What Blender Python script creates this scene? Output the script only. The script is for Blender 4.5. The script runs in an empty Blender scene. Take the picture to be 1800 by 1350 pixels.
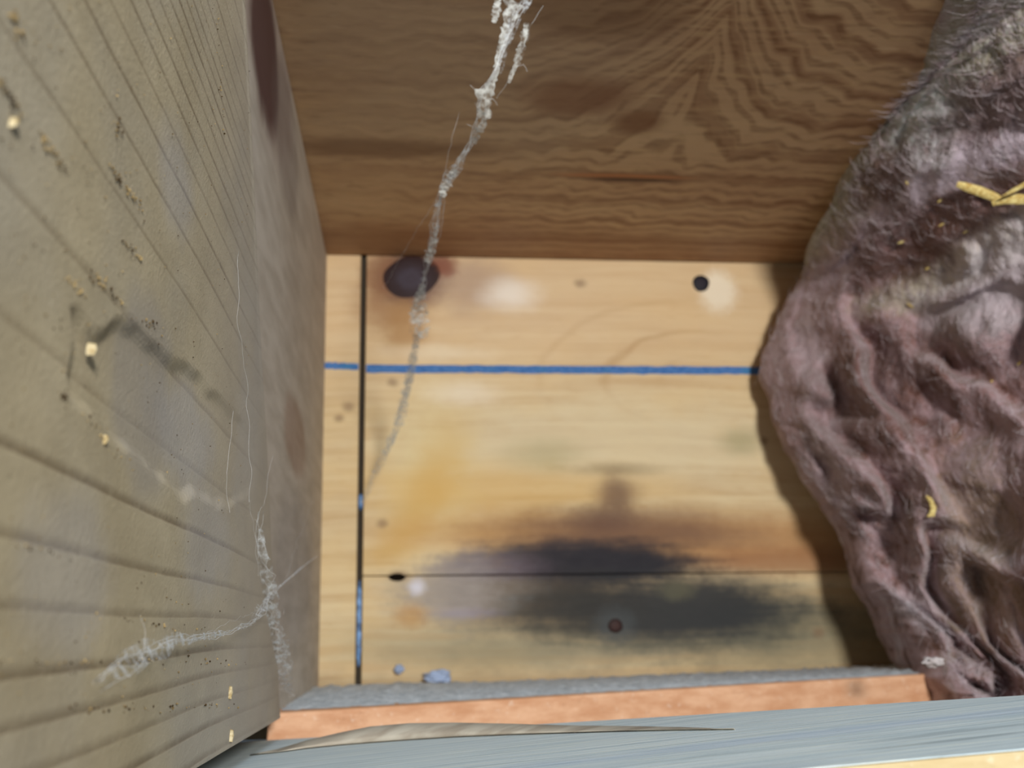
import bpy, bmesh, math, random
import numpy as np
from mathutils import Vector, Matrix, noise as mnoise

# ------------------------------------------------------------------ scene, camera, light
scene = bpy.context.scene
COL = scene.collection
random.seed(7)
rng = np.random.default_rng(11)

D = 0.40                        # metres from the lens to the plank wall
FPX = 1900.0                    # focal length in pixels of the 1800 px frame
VP = (713.0, 1105.0)            # where lines running into the bay converge
CAM = Vector((0.0, -D, 0.12))

def cam_basis():
    dy = Vector(((VP[0] - 900) / FPX, -(VP[1] - 675) / FPX, -1.0)).normalized()
    e = -0.0085
    gx = (VP[0] - 900) / FPX - (VP[1] - 675) / FPX * e
    dx = Vector((1.0, e, gx))
    dx = (dx - dy * dx.dot(dy)).normalized()
    dz = dx.cross(dy)
    return Matrix((dx, dy, dz))          # rows: world axes seen in camera space -> world = R @ cam
R = cam_basis()

cam_data = bpy.data.cameras.new('camera')
cam = bpy.data.objects.new('camera', cam_data)
COL.objects.link(cam)
cam_data.sensor_width = 36.0
cam_data.lens = FPX / 1800.0 * 36.0
cam_data.clip_start = 0.005
cam_data.clip_end = 50
cam.matrix_world = Matrix.Translation(CAM) @ R.to_4x4()
cam_data.dof.use_dof = True
cam_data.dof.focus_distance = 0.150
cam_data.dof.aperture_fstop = 38.0
scene.camera = cam

world = bpy.data.worlds.new('world')
scene.world = world
world.use_nodes = True
bg = world.node_tree.nodes['Background']
bg.inputs[0].default_value = (0.62, 0.80, 1.0, 1)
bg.inputs[1].default_value = 0.15

def area(name, loc, target, size, power, col):
    d = bpy.data.lights.new(name, 'AREA')
    d.shape = 'DISK'; d.size = size; d.energy = power; d.color = col
    o = bpy.data.objects.new(name, d); COL.objects.link(o)
    o.location = loc
    o.rotation_euler = (Vector(target) - Vector(loc)).to_track_quat('-Z', 'Y').to_euler()
    return o
# the hand lamp held behind and to the right of the lens
area('work_lamp', (0.105, -0.80, 0.225), (0.03, 0.0, 0.16), 0.07, 4.7, (1.0, 0.97, 0.92))
# cool daylight falling in from above and behind the lens
area('daylight', (0.10, -1.00, 0.95), (0.02, -0.25, 0.12), 0.5, 5.6, (0.74, 0.87, 1.0))

vs = scene.view_settings
vs.view_transform = 'Standard'; vs.look = 'None'; vs.gamma = 1.0; vs.use_curve_mapping = False
vs.exposure = 0.0

# ------------------------------------------------------------------ pixel -> point helpers
def ray(px, py):
    return R @ Vector(((px - 900) / FPX, -(py - 675) / FPX, -1.0))
def at_y(px, py, Y=0.0):
    r = ray(px, py); return CAM + r * ((Y - CAM.y) / r.y)
def at_z(px, py, Z):
    r = ray(px, py); return CAM + r * ((Z - CAM.z) / r.z)
def at_d(px, py, frac):
    """point on the pixel's ray at a share of the distance to the plank wall"""
    r = ray(px, py); return CAM + r * (frac * D / r.y)
def at_plane(px, py, p0, n):
    r = ray(px, py); return CAM + r * ((p0 - CAM).dot(n) / r.dot(n))

# ------------------------------------------------------------------ node expressions
def lin(h):
    h = h.lstrip('#'); v = [int(h[i:i + 2], 16) / 255 for i in (0, 2, 4)]
    return tuple(x / 12.92 if x <= 0.04045 else ((x + 0.055) / 1.055) ** 2.4 for x in v) + (1.0,)

class S:
    def __init__(s, m, k): s.m, s.k = m, k
    def _o(s, op, b=None, c=None, rev=False):
        a = s
        if rev: return s.m.math(op, b, s)
        return s.m.math(op, s, b, c)
    def __add__(s, o): return s._o('ADD', o)
    __radd__ = __add__
    def __sub__(s, o): return s._o('SUBTRACT', o)
    def __rsub__(s, o): return s._o('SUBTRACT', o, rev=True)
    def __mul__(s, o): return s._o('MULTIPLY', o)
    __rmul__ = __mul__
    def __truediv__(s, o): return s._o('DIVIDE', o)
    def __pow__(s, o): return s._o('POWER', o)
    def __neg__(s): return s._o('MULTIPLY', -1.0)

class Mat:
    def __init__(self, name):
        self.mat = bpy.data.materials.new(name); self.mat.use_nodes = True
        self.t = self.mat.node_tree
        self.t.nodes.clear()
        self.out = self.t.nodes.new('ShaderNodeOutputMaterial')
        self.bsdf = self.t.nodes.new('ShaderNodeBsdfPrincipled')
        self.t.links.new(self.bsdf.outputs[0], self.out.inputs[0])
        tc = self.t.nodes.new('ShaderNodeTexCoord')
        self.P = S(self, tc.outputs['Object'])
        sp = self.t.nodes.new('ShaderNodeSeparateXYZ')
        self.t.links.new(tc.outputs['Object'], sp.inputs[0])
        self.x, self.y, self.z = (S(self, sp.outputs[i]) for i in range(3))
    def put(self, v, sock):
        if isinstance(v, S): self.t.links.new(v.k, sock)
        elif v is not None: sock.default_value = v
    def math(self, op, a, b=None, c=None):
        n = self.t.nodes.new('ShaderNodeMath'); n.operation = op
        self.put(a, n.inputs[0]); self.put(b, n.inputs[1])
        if c is not None: self.put(c, n.inputs[2])
        return S(self, n.outputs[0])
    def abs(self, a): return self.math('ABSOLUTE', a)
    def sqrt(self, a): return self.math('SQRT', a)
    def sin(self, a): return self.math('SINE', a)
    def exp(self, a): return self.math('EXPONENT', a)
    def mx(self, a, b): return self.math('MAXIMUM', a, b)
    def mn(self, a, b): return self.math('MINIMUM', a, b)
    def fract(self, a): return self.math('FRACT', a)
    def vec(self, x, y, z):
        n = self.t.nodes.new('ShaderNodeCombineXYZ')
        for v, i in ((x, 0), (y, 1), (z, 2)): self.put(v, n.inputs[i])
        return S(self, n.outputs[0])
    def noise(self, v, scale=1.0, detail=2.0, rough=0.5, dist=0.0):
        n = self.t.nodes.new('ShaderNodeTexNoise')
        self.put(v, n.inputs['Vector']); n.inputs['Scale'].default_value = scale
        n.inputs['Detail'].default_value = detail; n.inputs['Roughness'].default_value = rough
        n.inputs['Distortion'].default_value = dist
        return S(self, n.outputs[0])
    def smooth(self, a, b, x, lo=0.0, hi=1.0):
        n = self.t.nodes.new('ShaderNodeMapRange'); n.interpolation_type = 'SMOOTHSTEP'
        self.put(x, n.inputs[0]); n.inputs[1].default_value = a; n.inputs[2].default_value = b
        n.inputs[3].default_value = lo; n.inputs[4].default_value = hi
        return S(self, n.outputs[0])
    def mix(self, f, a, b, mode='MIX'):
        n = self.t.nodes.new('ShaderNodeMix'); n.data_type = 'RGBA'; n.blend_type = mode
        self.put(f, n.inputs[0])
        for v, i in ((a, 6), (b, 7)):
            self.put(lin(v) if isinstance(v, str) else v, n.inputs[i])
        return S(self, n.outputs[2])
    def ell(self, u, v, cu, cv, ru, rv, soft=0.5, wob=None):
        a = (u - cu) / ru; b = (v - cv) / rv
        d = self.sqrt(a * a + b * b)
        if wob is not None: d = d + wob
        return self.smooth(1.0 + soft, 1.0 - soft, d)
    def line(self, d, w):
        return self.smooth(w, 0.0, self.abs(d))
    def bump(self, h, strength=0.5, dist=0.001):
        n = self.t.nodes.new('ShaderNodeBump'); n.inputs['Strength'].default_value = strength
        n.inputs['Distance'].default_value = dist
        self.put(h, n.inputs['Height'])
        self.t.links.new(n.outputs[0], self.bsdf.inputs['Normal'])
    def done(self, color=None, rough=0.7, spec=0.3, **kw):
        b = self.bsdf.inputs
        if color is not None: self.put(lin(color) if isinstance(color, str) else color, b['Base Color'])
        self.put(rough, b['Roughness']); self.put(spec, b['Specular IOR Level'])
        for k, v in kw.items(): self.put(v, b[k.replace('_', ' ')])
        return self.mat

# ------------------------------------------------------------------ object helpers
def mesh_obj(name, verts, faces, mat, parent=None, smooth=False, bevel=0.0):
    me = bpy.data.meshes.new(name)
    me.from_pydata([tuple(v) for v in verts], [], faces)
    me.validate(); me.update()
    bm = bmesh.new(); bm.from_mesh(me); bmesh.ops.recalc_face_normals(bm, faces=bm.faces)
    bm.to_mesh(me); bm.free()
    if smooth:
        me.polygons.foreach_set('use_smooth', [True] * len(me.polygons))
    me.materials.append(mat)
    o = bpy.data.objects.new(name, me); COL.objects.link(o)
    if parent is not None: set_parent(o, parent)
    if bevel > 0:
        b = o.modifiers.new('bevel', 'BEVEL'); b.width = bevel; b.segments = 3
        b.limit_method = 'ANGLE'; b.angle_limit = math.radians(50)
    return o
def set_parent(o, p):
    o.parent = p
    o.matrix_parent_inverse = Matrix.Translation(p.location).inverted()
def tag(o, label, cat=None, group=None, kind=None):
    if label: o['label'] = label
    if cat: o['category'] = cat
    if group: o['group'] = group
    if kind: o['kind'] = kind
    return o
def empty(name, loc):
    o = bpy.data.objects.new(name, None); COL.objects.link(o); o.location = loc
    o.empty_display_size = 0.01
    return o
def prism(name, poly, off, mat, parent=None, bevel=0.0):
    n = len(poly); off = Vector(off)
    vs_ = [Vector(p) for p in poly] + [Vector(p) + off for p in poly]
    fs = [tuple(range(n)), tuple(range(2 * n - 1, n - 1, -1))]
    fs += [(i, (i + 1) % n, n + (i + 1) % n, n + i) for i in range(n)]
    return mesh_obj(name, vs_, fs, mat, parent, bevel=bevel)
def relief(name, c00, c10, c11, c01, nu, nv, disp, off, mat, parent=None):
    """a board whose front is a relief grid and whose back is flat"""
    c00, c10, c11, c01, off = map(Vector, (c00, c10, c11, c01, off))
    n = -off.normalized()
    V = []; F = []
    for j in range(nv + 1):
        b = j / nv
        for i in range(nu + 1):
            a = i / nu
            p = (c00 * (1 - a) + c10 * a) * (1 - b) + (c01 * (1 - a) + c11 * a) * b
            V.append(p + n * disp(p))
    w = nu + 1
    for j in range(nv):
        for i in range(nu):
            F.append((j * w + i, j * w + i + 1, (j + 1) * w + i + 1, (j + 1) * w + i))
    loop = [i for i in range(w)] + [j * w + nu for j in range(1, nv + 1)] \
        + [nv * w + i for i in range(nu - 1, -1, -1)] + [j * w for j in range(nv - 1, 0, -1)]
    k0 = len(V)
    for i in loop: V.append(V[i] + off)
    m = len(loop)
    for q in range(m):
        F.append((loop[q], loop[(q + 1) % m], k0 + (q + 1) % m, k0 + q))
    F.append(tuple(range(k0 + m - 1, k0 - 1, -1)))
    return mesh_obj(name, V, F, mat, parent)

def tubes(name, paths, mat, parent=None, sides=4):
    """thin threads: each path is a list of (point, radius)"""
    V = []; F = []
    for path in paths:
        n = len(path); base = len(V)
        for i, (p, r) in enumerate(path):
            a = path[max(i - 1, 0)][0]; b = path[min(i + 1, n - 1)][0]
            t = (b - a)
            if t.length < 1e-9: t = Vector((0, 0, 1))
            t.normalize()
            ref = Vector((0, 1, 0)) if abs(t.y) < 0.9 else Vector((1, 0, 0))
            u = t.cross(ref).normalized(); w = t.cross(u)
            for k in range(sides):
                an = 2 * math.pi * k / sides
                V.append(p + (u * math.cos(an) + w * math.sin(an)) * r)
        for i in range(n - 1):
            for k in range(sides):
                k2 = (k + 1) % sides
                F.append((base + i * sides + k, base + i * sides + k2, base + (i + 1) * sides + k2, base + (i + 1) * sides + k))
        F.append(tuple(base + k for k in range(sides)))
        F.append(tuple(base + (n - 1) * sides + k for k in range(sides - 1, -1, -1)))
    me = bpy.data.meshes.new(name); me.from_pydata([tuple(v) for v in V], [], F); me.update()
    me.polygons.foreach_set('use_smooth', [True] * len(me.polygons))
    me.materials.append(mat)
    o = bpy.data.objects.new(name, me); COL.objects.link(o)
    if parent is not None: set_parent(o, parent)
    return o

# ------------------------------------------------------------------ key planes
PXM = D / FPX                                      # metres per pixel on the plank wall
LB0 = at_y(575, 450); LB1 = at_y(560, 1210)        # corner of left boards and wall
left_up = (LB0 - LB1).normalized()
left_n = Vector((0, 1, 0)).cross(left_up).normalized()
if left_n.x < 0: left_n = -left_n
TOPZ = at_y(900, 455).z
def at_left(px, py, lift=0.0):
    return at_plane(px, py, LB0 + left_n * lift, left_n)

# ------------------------------------------------------------------ materials: timber
def mat_plank(seed):
    m = Mat('pale_pine_plank')
    u, v = m.x, m.z
    warp = m.noise(m.vec(u * 6, seed, v * 18), 1.0, 2)
    n1 = m.noise(m.vec(u * 14 + seed, 0.3, v * 330 + warp * 5), 1.0, 3, 0.6)
    n2 = m.noise(m.vec(u * 30, seed + 2.0, v * 60), 1.0, 3, 0.6)
    n3 = m.noise(m.vec(u * 180, seed, v * 900), 1.0, 2)
    wob = (m.noise(m.vec(u * 70, 1.0, v * 110), 1.0, 4, 0.65) - 0.5) * 1.3
    wob2 = (m.noise(m.vec(u * 260, 3.0, v * 380), 1.0, 4, 0.7) - 0.5) * 1.0
    c = m.mix(m.smooth(0.30, 0.72, n1), '#d8c49c', '#c4a87e')
    c = m.mix(m.smooth(0.35, 0.75, n2) * 0.55, c, '#d9bd8a')
    c = m.mix(m.smooth(0.55, 0.8, n3) * 0.25, c, '#b48c5c')
    # upper third a little redder
    c = m.mix(m.smooth(at_y(900, 760).z, at_y(900, 560).z, v) * 0.45, c, '#d6b48c')
    def E(col, px, py, rx, ry, soft, k, w=None):
        nonlocal c
        p = at_y(px, py)
        f = m.ell(u, v, p.x, p.z, rx * PXM, ry * PXM, soft, w)
        c = m.mix(f * k, c, col)
        return f
    # cathedral arch lines beside the chalk mark
    p = at_y(1240, 668)
    a = (u - p.x) / (190 * PXM); b = (v - p.z) / (95 * PXM)
    d = m.sqrt(a * a + b * b) + (m.noise(m.vec(u * 40, 5.0, v * 60), 1, 2) - 0.5) * 0.25
    for rr, k in ((0.98, .40), (1.62, .18), (0.45, .12)):
        c = m.mix(m.line(d - rr, 0.08) * k * m.smooth(.5, -.6, a) * m.smooth(-.5, .4, b, .3, 1.0), c, '#a87f4e')
    E('#dccfae', 1080, 780, 330, 70, .6, .55, wob)          # pale belt
    E('#e0cf9c', 760, 850, 70, 150, .7, .55, wob)
    # yellow resin streaks running down to the left
    p = at_y(765, 840)
    q = (u - p.x) + (v - p.z) * (-0.42)
    c = m.mix(m.line(q + wob * 0.010 + (v - p.z) * (v - p.z) * 5.0, 75 * PXM) * m.smooth(at_y(0, 660).z, at_y(0, 860).z, v)
              * m.smooth(at_y(0, 1040).z, at_y(0, 960).z, v) * 0.55, c, '#cc9f45')
    E('#d3a85a', 900, 860, 230, 40, .7, .5, wob)
    # green grey mould freckles
    E('#8d8a62', 1300, 775, 34, 22, .8, .5, wob); E('#a39a70', 960, 800, 60, 26, .9, .45, wob)
    E('#7e6c4e', 1080, 825, 70, 10, .9, .55, wob)
    E('#7a5b44', 1085, 865, 34, 22, .9, .65, wob); E('#6a5040', 1060, 915, 42, 20, .9, .6, wob)
    # rusty belt along the lower edge of the wide plank
    ws = wob * .5 + (n1 - .5) * .6 + wob2 * .25
    E('#b07c46', 1230, 950, 340, 46, .6, .75, ws)
    E('#92603a', 1400, 985, 190, 24, .6, .7, ws)
    E('#c08c4a', 880, 935, 170, 32, .9, .6, ws)
    E('#6a4a38', 1100, 935, 210, 40, .7, .8, ws)
    E('#5c4238', 1062, 915, 60, 24, .7, .5, ws); E('#6a5040', 1085, 870, 22, 34, .8, .55, ws)
    # water stain
    E('#4f4136', 920, 1040, 190, 66, .45, .92, ws)
    E('#4b4f45', 1230, 1095, 250, 60, .6, .7, ws)
    E('#5d5f4e', 1400, 1120, 190, 66, .7, .55, ws)
    E('#7d7862', 860, 1130, 240, 40, .8, .45, ws)
    E('#2c2530', 1000, 985, 180, 34, .5, .9, ws)
    E('#191620', 1070, 990, 155, 36, .5, 1.0, ws)
    E('#1d2126', 1185, 1072, 225, 60, .5, .95, ws)
    E('#2b2823', 1010, 1065, 110, 48, .6, .75, ws)
    E('#5d5a44', 1190, 1038, 30, 16, .6, .6, wob2)
    E('#6b6a58', 940, 1150, 210, 26, .8, .45, ws)
    E('#43484a', 1082, 1100, 34, 30, .5, .6, wob2)
    # grey sheen and bluish sparkle painted in at the stain's left end
    E('#6a5a66', 850, 996, 95, 22, .6, .5, wob2)
    E('#8f857f', 790, 1042, 72, 44, .5, .6, wob2)
    f_glint = E('#d6d6e6', 733, 1032, 13, 12, .8, .7, wob2)
    E('#8f86a0', 820, 1078, 50, 8, .8, .35, wob2)
    E('#b07f3c', 722, 1082, 26, 18, .7, .6, wob2)
    # brown bark ring and streak round the big knot
    E('#96673a', 690, 535, 62, 50, .7, .72, wob)
    E('#5a3020', 728, 484, 68, 56, .35, .85, wob2 * .4)
    E('#a87c44', 712, 580, 34, 46, .6, .7, wob)
    E('#83532f', 668, 478, 36, 46, .5, .7, wob)
    E('#a98d78', 830, 500, 70, 46, .7, .75, wob)
    E('#7c3f24', 778, 468, 26, 20, .5, .85, wob2)
    E('#efe7db', 895, 518, 44, 26, .9, .75, wob)  # white glare right of the knot, painted into the plank colour
    E('#ece2cf', 815, 692, 50, 18, .9, .5, wob)  # second glare patch, painted the same way
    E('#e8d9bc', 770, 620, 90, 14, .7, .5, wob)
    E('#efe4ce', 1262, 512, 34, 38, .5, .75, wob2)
    E('#7e6448', 700, 1013, 18, 9, .5, .6)
    for px, py, rr in ((1020, 498, 10), (690, 672, 9), (672, 920, 9), (612, 715, 10), (596, 735, 8), (1440, 1112, 10), (1342, 775, 8)):
        E('#7d6148', px, py, rr, rr * .8, .8, .6, wob2)
    # darker brown towards the bottom edge
    c = m.mix(m.smooth(at_y(0, 1180).z, at_y(0, 1215).z, v + wob * 0.004) * .5, c, '#7b6a50')
    m.bump(n1 * 0.6 + n3 * 0.4, 0.25, 0.0006)
    p = at_y(800, 1030)
    wet = m.ell(u, v, p.x, p.z, 130 * PXM, 70 * PXM, .4, wob)
    p2 = at_y(850, 560)
    wet2 = m.ell(u, v, p2.x, p2.z, 260 * PXM, 150 * PXM, .6, wob)
    rough = 0.66 - wet * 0.22 - wet2 * 0.16 + n3 * 0.1
    return m.done(c, rough, 0.4)

def mat_joist():
    """pale spruce face with fine growth lines running into the bay"""
    m = Mat('rough_spruce')
    y, z = m.y, m.z
    w1 = (m.noise(m.vec(y * 5, 0.0, z * 9), 1.0, 1) - 0.5)
    w2 = (m.noise(m.vec(y * 60, 4.0, z * 40), 1.0, 3, 0.6) - 0.5)
    zz = z + w1 * 0.010 + w2 * 0.0004
    spk = m.noise(m.P, 1700.0, 3, 0.7)
    mot = m.noise(m.vec(y * 45, 2.0, z * 90), 1.0, 4, 0.65)
    blot = m.noise(m.vec(y * 22, 8.0, z * 26), 1.0, 3, 0.55)
    c = m.mix(m.smooth(.3, .7, mot), '#b7aa8d', '#a6997d')
    c = m.mix(m.smooth(.42, .70, blot) * .45, c, '#a2a09a')
    L = None
    for i, h in enumerate((-22, -17.5, -13.5, -10, -6.4, -2.8, 1.9, 6.7, 12.7, 21, 30, 40, 47, 52, 56.5, 60.5, 64, 67.3, 70.2, 72.8, 75.2, 77.5, 80, 83, 87, 91, 96, 101)):
        d = zz - (CAM.z + h * 0.001)
        wdt = 0.0006 if h > 36 else 0.00085
        soft = m.smooth(.0011 if h < 36 else .0007, 0.0, d) * m.smooth(-wdt * .35, 0.0, d)
        k = (0.40 + 0.35 * ((i * 37) % 11) / 11) * (0.6 if 20 < h < 32 else 1)
        L = soft * k if L is None else m.mx(L, soft * k)
    brk = m.smooth(0.25, 0.6, m.noise(m.vec(y * 120, 1.0, z * 30), 1.0, 3, .7), .55, 1.0)
    L = L * brk * m.smooth(at_left(440, 700).y, at_left(330, 700).y, y, .35, 1.0)
    # worn pale arris at the far end
    e0 = at_left(492, 1262, .0035); e1 = at_left(428, -60, .0035)
    yl = y - (z - e0.z) * ((e1.y - e0.y) / (e1.z - e0.z)) - e0.y
    c = m.mix(m.line(yl + .0022 + w2 * .003, .0026) * m.smooth(CAM.z + .02, CAM.z + .09, z) * .55, c, '#dcd3bb')
    c = m.mix(L, c, '#66553c')
    c = m.mix(m.smooth(at_left(180, 700).y, at_left(420, 700).y, y + w2 * .02) * .45, c, '#a9a29e')
    # inside of the torn patch is smoother and greyer
    ctr = at_left(255, 700, .003)
    tp = m.ell(y, z, ctr.y, ctr.z, .014, .0105, .25, w2 * .8)
    c = m.mix(tp * .55, c, '#97918a')
    for px, py, ry, rz, k in ((305, 330, .010, .006, .35), (110, 1010, .012, .006, .3), (330, 760, .018, .006, .4), (360, 950, .016, .008, .3)):
        q = at_left(px, py, .003)
        c = m.mix(m.ell(y, z, q.y, q.z, ry, rz, .5, w2 * 1.4) * k, c, '#a6a7ae')
    c = m.mix(m.smooth(.62, .78, spk) * .4, c, '#d8d2bc')
    c = m.mix(m.smooth(.36, .22, spk) * .4, c, '#6c6147')
    m.bump(spk * .5 + mot * .5 - L * .5, .45, .0005)
    return m.done(c, .8, .2)

def mat_block():
    """the deeper block: same timber, dustier, with a dark knot"""
    m = Mat('dusty_spruce_block')
    y, z = m.y, m.z
    w2 = (m.noise(m.vec(y * 60, 4.0, z * 40), 1.0, 3, .6) - .5)
    n = m.noise(m.vec(y * 30, 1.0, z * 170), 1.0, 3, .6)
    c = m.mix(m.smooth(.3, .7, n), '#c6bdb0', '#b0a698')
    for px, py, ry, rz, k, col in ((468, 95, .024, .015, .97, '#33191a'), (475, 70, .045, .024, .4, '#7a5a52'), (505, 250, .03, .016, .4, '#776a66'),
                                   (520, 770, .03, .010, .4, '#8a5a3a'), (520, 1000, .05, .02, .25, '#7c7a80')):
        q = at_left(px, py)
        c = m.mix(m.ell(y, z, q.y, q.z, ry, rz, .25, w2 * .6) * k, c, col)
    m.bump(n, .3, .0006)
    return m.done(c, .8, .2)

def mat_header():
    """brown plain-sawn board with a fan of grain and horizontal flecks"""
    m = Mat('brown_plain_sawn')
    u = m.x; y = m.y
    C0 = at_z(1315, -40, TOPZ); px_u = PXM * .66
    w = m.noise(m.vec(u * 9, y * 14, 0.0), 1.0, 2) - .5
    w3 = m.noise(m.vec(u * 34, y * 26, 3.0), 1.0, 3, .6) - .5
    dep = (0.0 - y)                                    # distance from the wall
    k_top = m.smooth(.075, .165, dep)
    # fan centre: the lines climb towards the lens beside u0
    a = (u - C0.x) / .020
    bell = m.exp(-(m.abs(a) ** 1.15)) * .058 * k_top
    a2 = (u - at_z(1290, 230, TOPZ).x) / .012
    chev = (m.noise(m.vec(u * 95, y * 30, 7.0), 1.0, 1) - .5) * .016 * m.smooth(.01, .06, dep)
    fld = dep - bell + chev + w * .012 + w3 * .0035
    ring = m.sin(fld * (2 * math.pi / .0068)) * .5 + .5
    ring2 = m.sin(fld * (2 * math.pi / .019) + w3 * 1.5) * .5 + .5
    fl = m.noise(m.vec(u * 90, y * 330, 1.0), 1.0, 3, .65)
    fl2 = m.noise(m.vec(u * 130, y * 560, 6.0), 1.0, 2, .6)
    big = m.noise(m.vec(u * 12, y * 22, 5.0), 1.0, 3, .55)
    c = m.mix(m.smooth(.3, .7, big), '#cfae86', '#bd9670')
    area_ = m.smooth(-.02, .055, u)                      # rings stand out at the right
    c = m.mix(m.smooth(.45, .95, ring) * m.smooth(.62, .40, fl, .35, 1.0) * (area_ * .46 + .12), c, '#7d5836')
    c = m.mix(m.smooth(.60, .98, ring2) * (area_ * .35 + .12), c, '#7a4a28')
    c = m.mix(m.smooth(.50, .72, fl) * .50, c, '#d6b484')
    c = m.mix(m.smooth(.46, .30, fl) * .32, c, '#6b4526')
    c = m.mix(m.smooth(.60, .76, fl2) * .30, c, '#e4cca4')
    # grey haze of the light painted over the left half
    g = at_z(830, 120, TOPZ)
    c = m.mix(m.ell(u, y, g.x, g.y, .045, .05, .7, w3 * 1.5) * .40, c, '#b09a84')
    for px, py, rx, ry, k, col in ((1010, 170, .014, .010, .6, '#7a4526'), (690, 262, .030, .006, .6, '#6a4328'), (1120, 215, .007, .007, .7, '#7a4a28'),
                                   (1100, 310, .020, .0018, .9, '#c07a48'), (1110, 316, .016, .0018, .9, '#4a2410'), (1060, 20, .02, .012, .5, '#6b4522'),
                                   (900, 430, .14, .018, .45, '#7d4c2c')):  # last entry paints the corner shade along the wall
        q = at_z(px, py, TOPZ)
        c = m.mix(m.ell(u, y, q.x, q.y, rx, ry, .5, w3 * .8) * k, c, col)
    m.bump(fl * .6 + ring * .2, .2, .0004)
    return m.done(c, .62, .35)

def mat_simple_wood(name, c1, c2, su, sv, axis='x', dirt=None, rough=.7):
    m = Mat(name)
    a = m.x if axis == 'x' else m.y
    n = m.noise(m.vec(a * su, m.y * sv, m.z * sv), 1.0, 4, .62)
    n2 = m.noise(m.P, 500, 3, .6)
    c = m.mix(m.smooth(.3, .7, n), c1, c2)
    if dirt:
        n3 = m.noise(m.vec(a * su * 3, m.y * sv * .6, m.z * sv * .6), 1.0, 4, .7)
        c = m.mix(m.smooth(.58, .76, n3) * .7, c, dirt)
    c = m.mix(m.smooth(.6, .75, n2) * .2, c, '#efe8dc')
    m.bump(n * .6 + n2 * .4, .4, .0006)
    return m.done(c, rough, .25)

M_JOIST = mat_joist(); M_BLOCK = mat_block(); M_HEAD = mat_header()
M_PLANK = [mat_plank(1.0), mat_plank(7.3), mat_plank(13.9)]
M_SILL = mat_simple_wood('orange_cut_wood', '#d3a684', '#bd8a66', 25, 260, dirt='#9a6e50')
def mat_front():
    m = Mat('whitish_weathered_wood')
    f = m.noise(m.vec(m.x * 14, m.y * 420, m.z * 60), 1.0, 4, .62); g = m.noise(m.vec(m.x * 60, m.y * 900, m.z * 90), 1.0, 3, .6)
    pit = m.noise(m.vec(m.x * 300, m.y * 900, 1.0), 1.0, 3, .6); w = m.noise(m.P, 180, 3) - .5
    c = m.mix(m.smooth(.3, .7, f), '#cfdadc', '#b2c2c8')
    c = m.mix(m.smooth(.50, .68, g) * .45, c, '#dcdfd2')
    c = m.mix(m.smooth(.42, .30, g) * .45, c, '#8fa0a4')
    c = m.mix(m.smooth(.70, .78, pit) * .7, c, '#5b6a6c')
    for px, py, rx, ry, k, col in ((1130, 1308, .0070, .0012, .6, '#6f8298'), (1150, 1312, .016, .004, .35, '#8c9dae'), (1500, 1262, .05, .004, .3, '#9fb4d2'), (1680, 1290, .012, .0015, .45, '#6d8088'), (1700, 1303, .010, .001, .5, '#5c6e74')):  # the long blue band at the back edge is a painted reflection
        q = at_d(px, py, float(np.interp(py, [1240, 1320], [.38, .27])))
        c = m.mix(m.ell(m.x, m.y, q.x, q.y, rx, ry, .6, w * 1.2) * k, c, col)
    m.bump(f * .5 + g * .5 - pit * .2, .4, .0006)
    return m.done(c, .7, .25)
M_FRONT = mat_front()
M_RAW = mat_simple_wood('yellow_raw_wood', '#c6b690', '#b39d72', 25, 200, dirt='#94805a')
M_END = mat_simple_wood('hidden_backing', '#6e6352', '#5a5044', 20, 60)

# ------------------------------------------------------------------ setting: plank wall
wall = tag(empty('wall_back', at_y(900, 1250)), 'back of the bay, pale pine planks behind a blue chalk line', kind='structure')
TH = Vector((0, .018, 0))
g_t = at_y(640, 430); g_b = at_y(629, 1230)
def gapx(z, side):                                     # the slightly leaning vertical joint
    t = (z - g_b.z) / (g_t.z - g_b.z)
    return g_b.x + (g_t.x - g_b.x) * t + side
ZT = TOPZ + .004; ZB = at_y(640, 1235).z - .012
JZ = at_y(700, 1012).z
XL = LB1.x - .03; XR = .274
GW = .0011
def plank(name, poly, mat):
    return prism(name, poly, TH, mat, wall, bevel=.0003)
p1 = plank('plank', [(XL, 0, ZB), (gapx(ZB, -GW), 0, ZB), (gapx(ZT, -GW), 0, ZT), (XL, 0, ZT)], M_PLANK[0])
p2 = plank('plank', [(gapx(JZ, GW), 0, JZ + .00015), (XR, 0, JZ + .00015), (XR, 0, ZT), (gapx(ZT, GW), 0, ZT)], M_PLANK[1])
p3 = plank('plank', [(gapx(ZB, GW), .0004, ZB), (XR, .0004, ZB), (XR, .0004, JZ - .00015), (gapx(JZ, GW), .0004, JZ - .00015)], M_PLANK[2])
for o, l in ((p1, 'narrow plank left of the dark vertical joint'), (p2, 'wide plank with the large dark knot'), (p3, 'lowest plank with a dark water stain')):
    o['label'] = l
# dark felt behind the planks, and a dark strip for the joint's shade
mf = Mat('black_felt'); M_FELT = mf.done(mf.mix(mf.noise(mf.P, 900, 3), '#2c2722', '#4a4238'), .95, .1)
o = prism('backing_felt', [(XL, .018, ZB), (XR, .018, ZB), (XR, .018, ZT), (XL, .018, ZT)], (0, .002, 0), M_FELT, wall)
prism('joint_shadow_strip', [(gapx(ZB, -GW), .0022, ZB), (gapx(ZB, GW), .0022, ZB), (gapx(ZT, GW), .0022, ZT), (gapx(ZT, -GW), .0022, ZT)], (0, .003, 0), M_FELT, wall).name = 'joint_shade'

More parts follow.
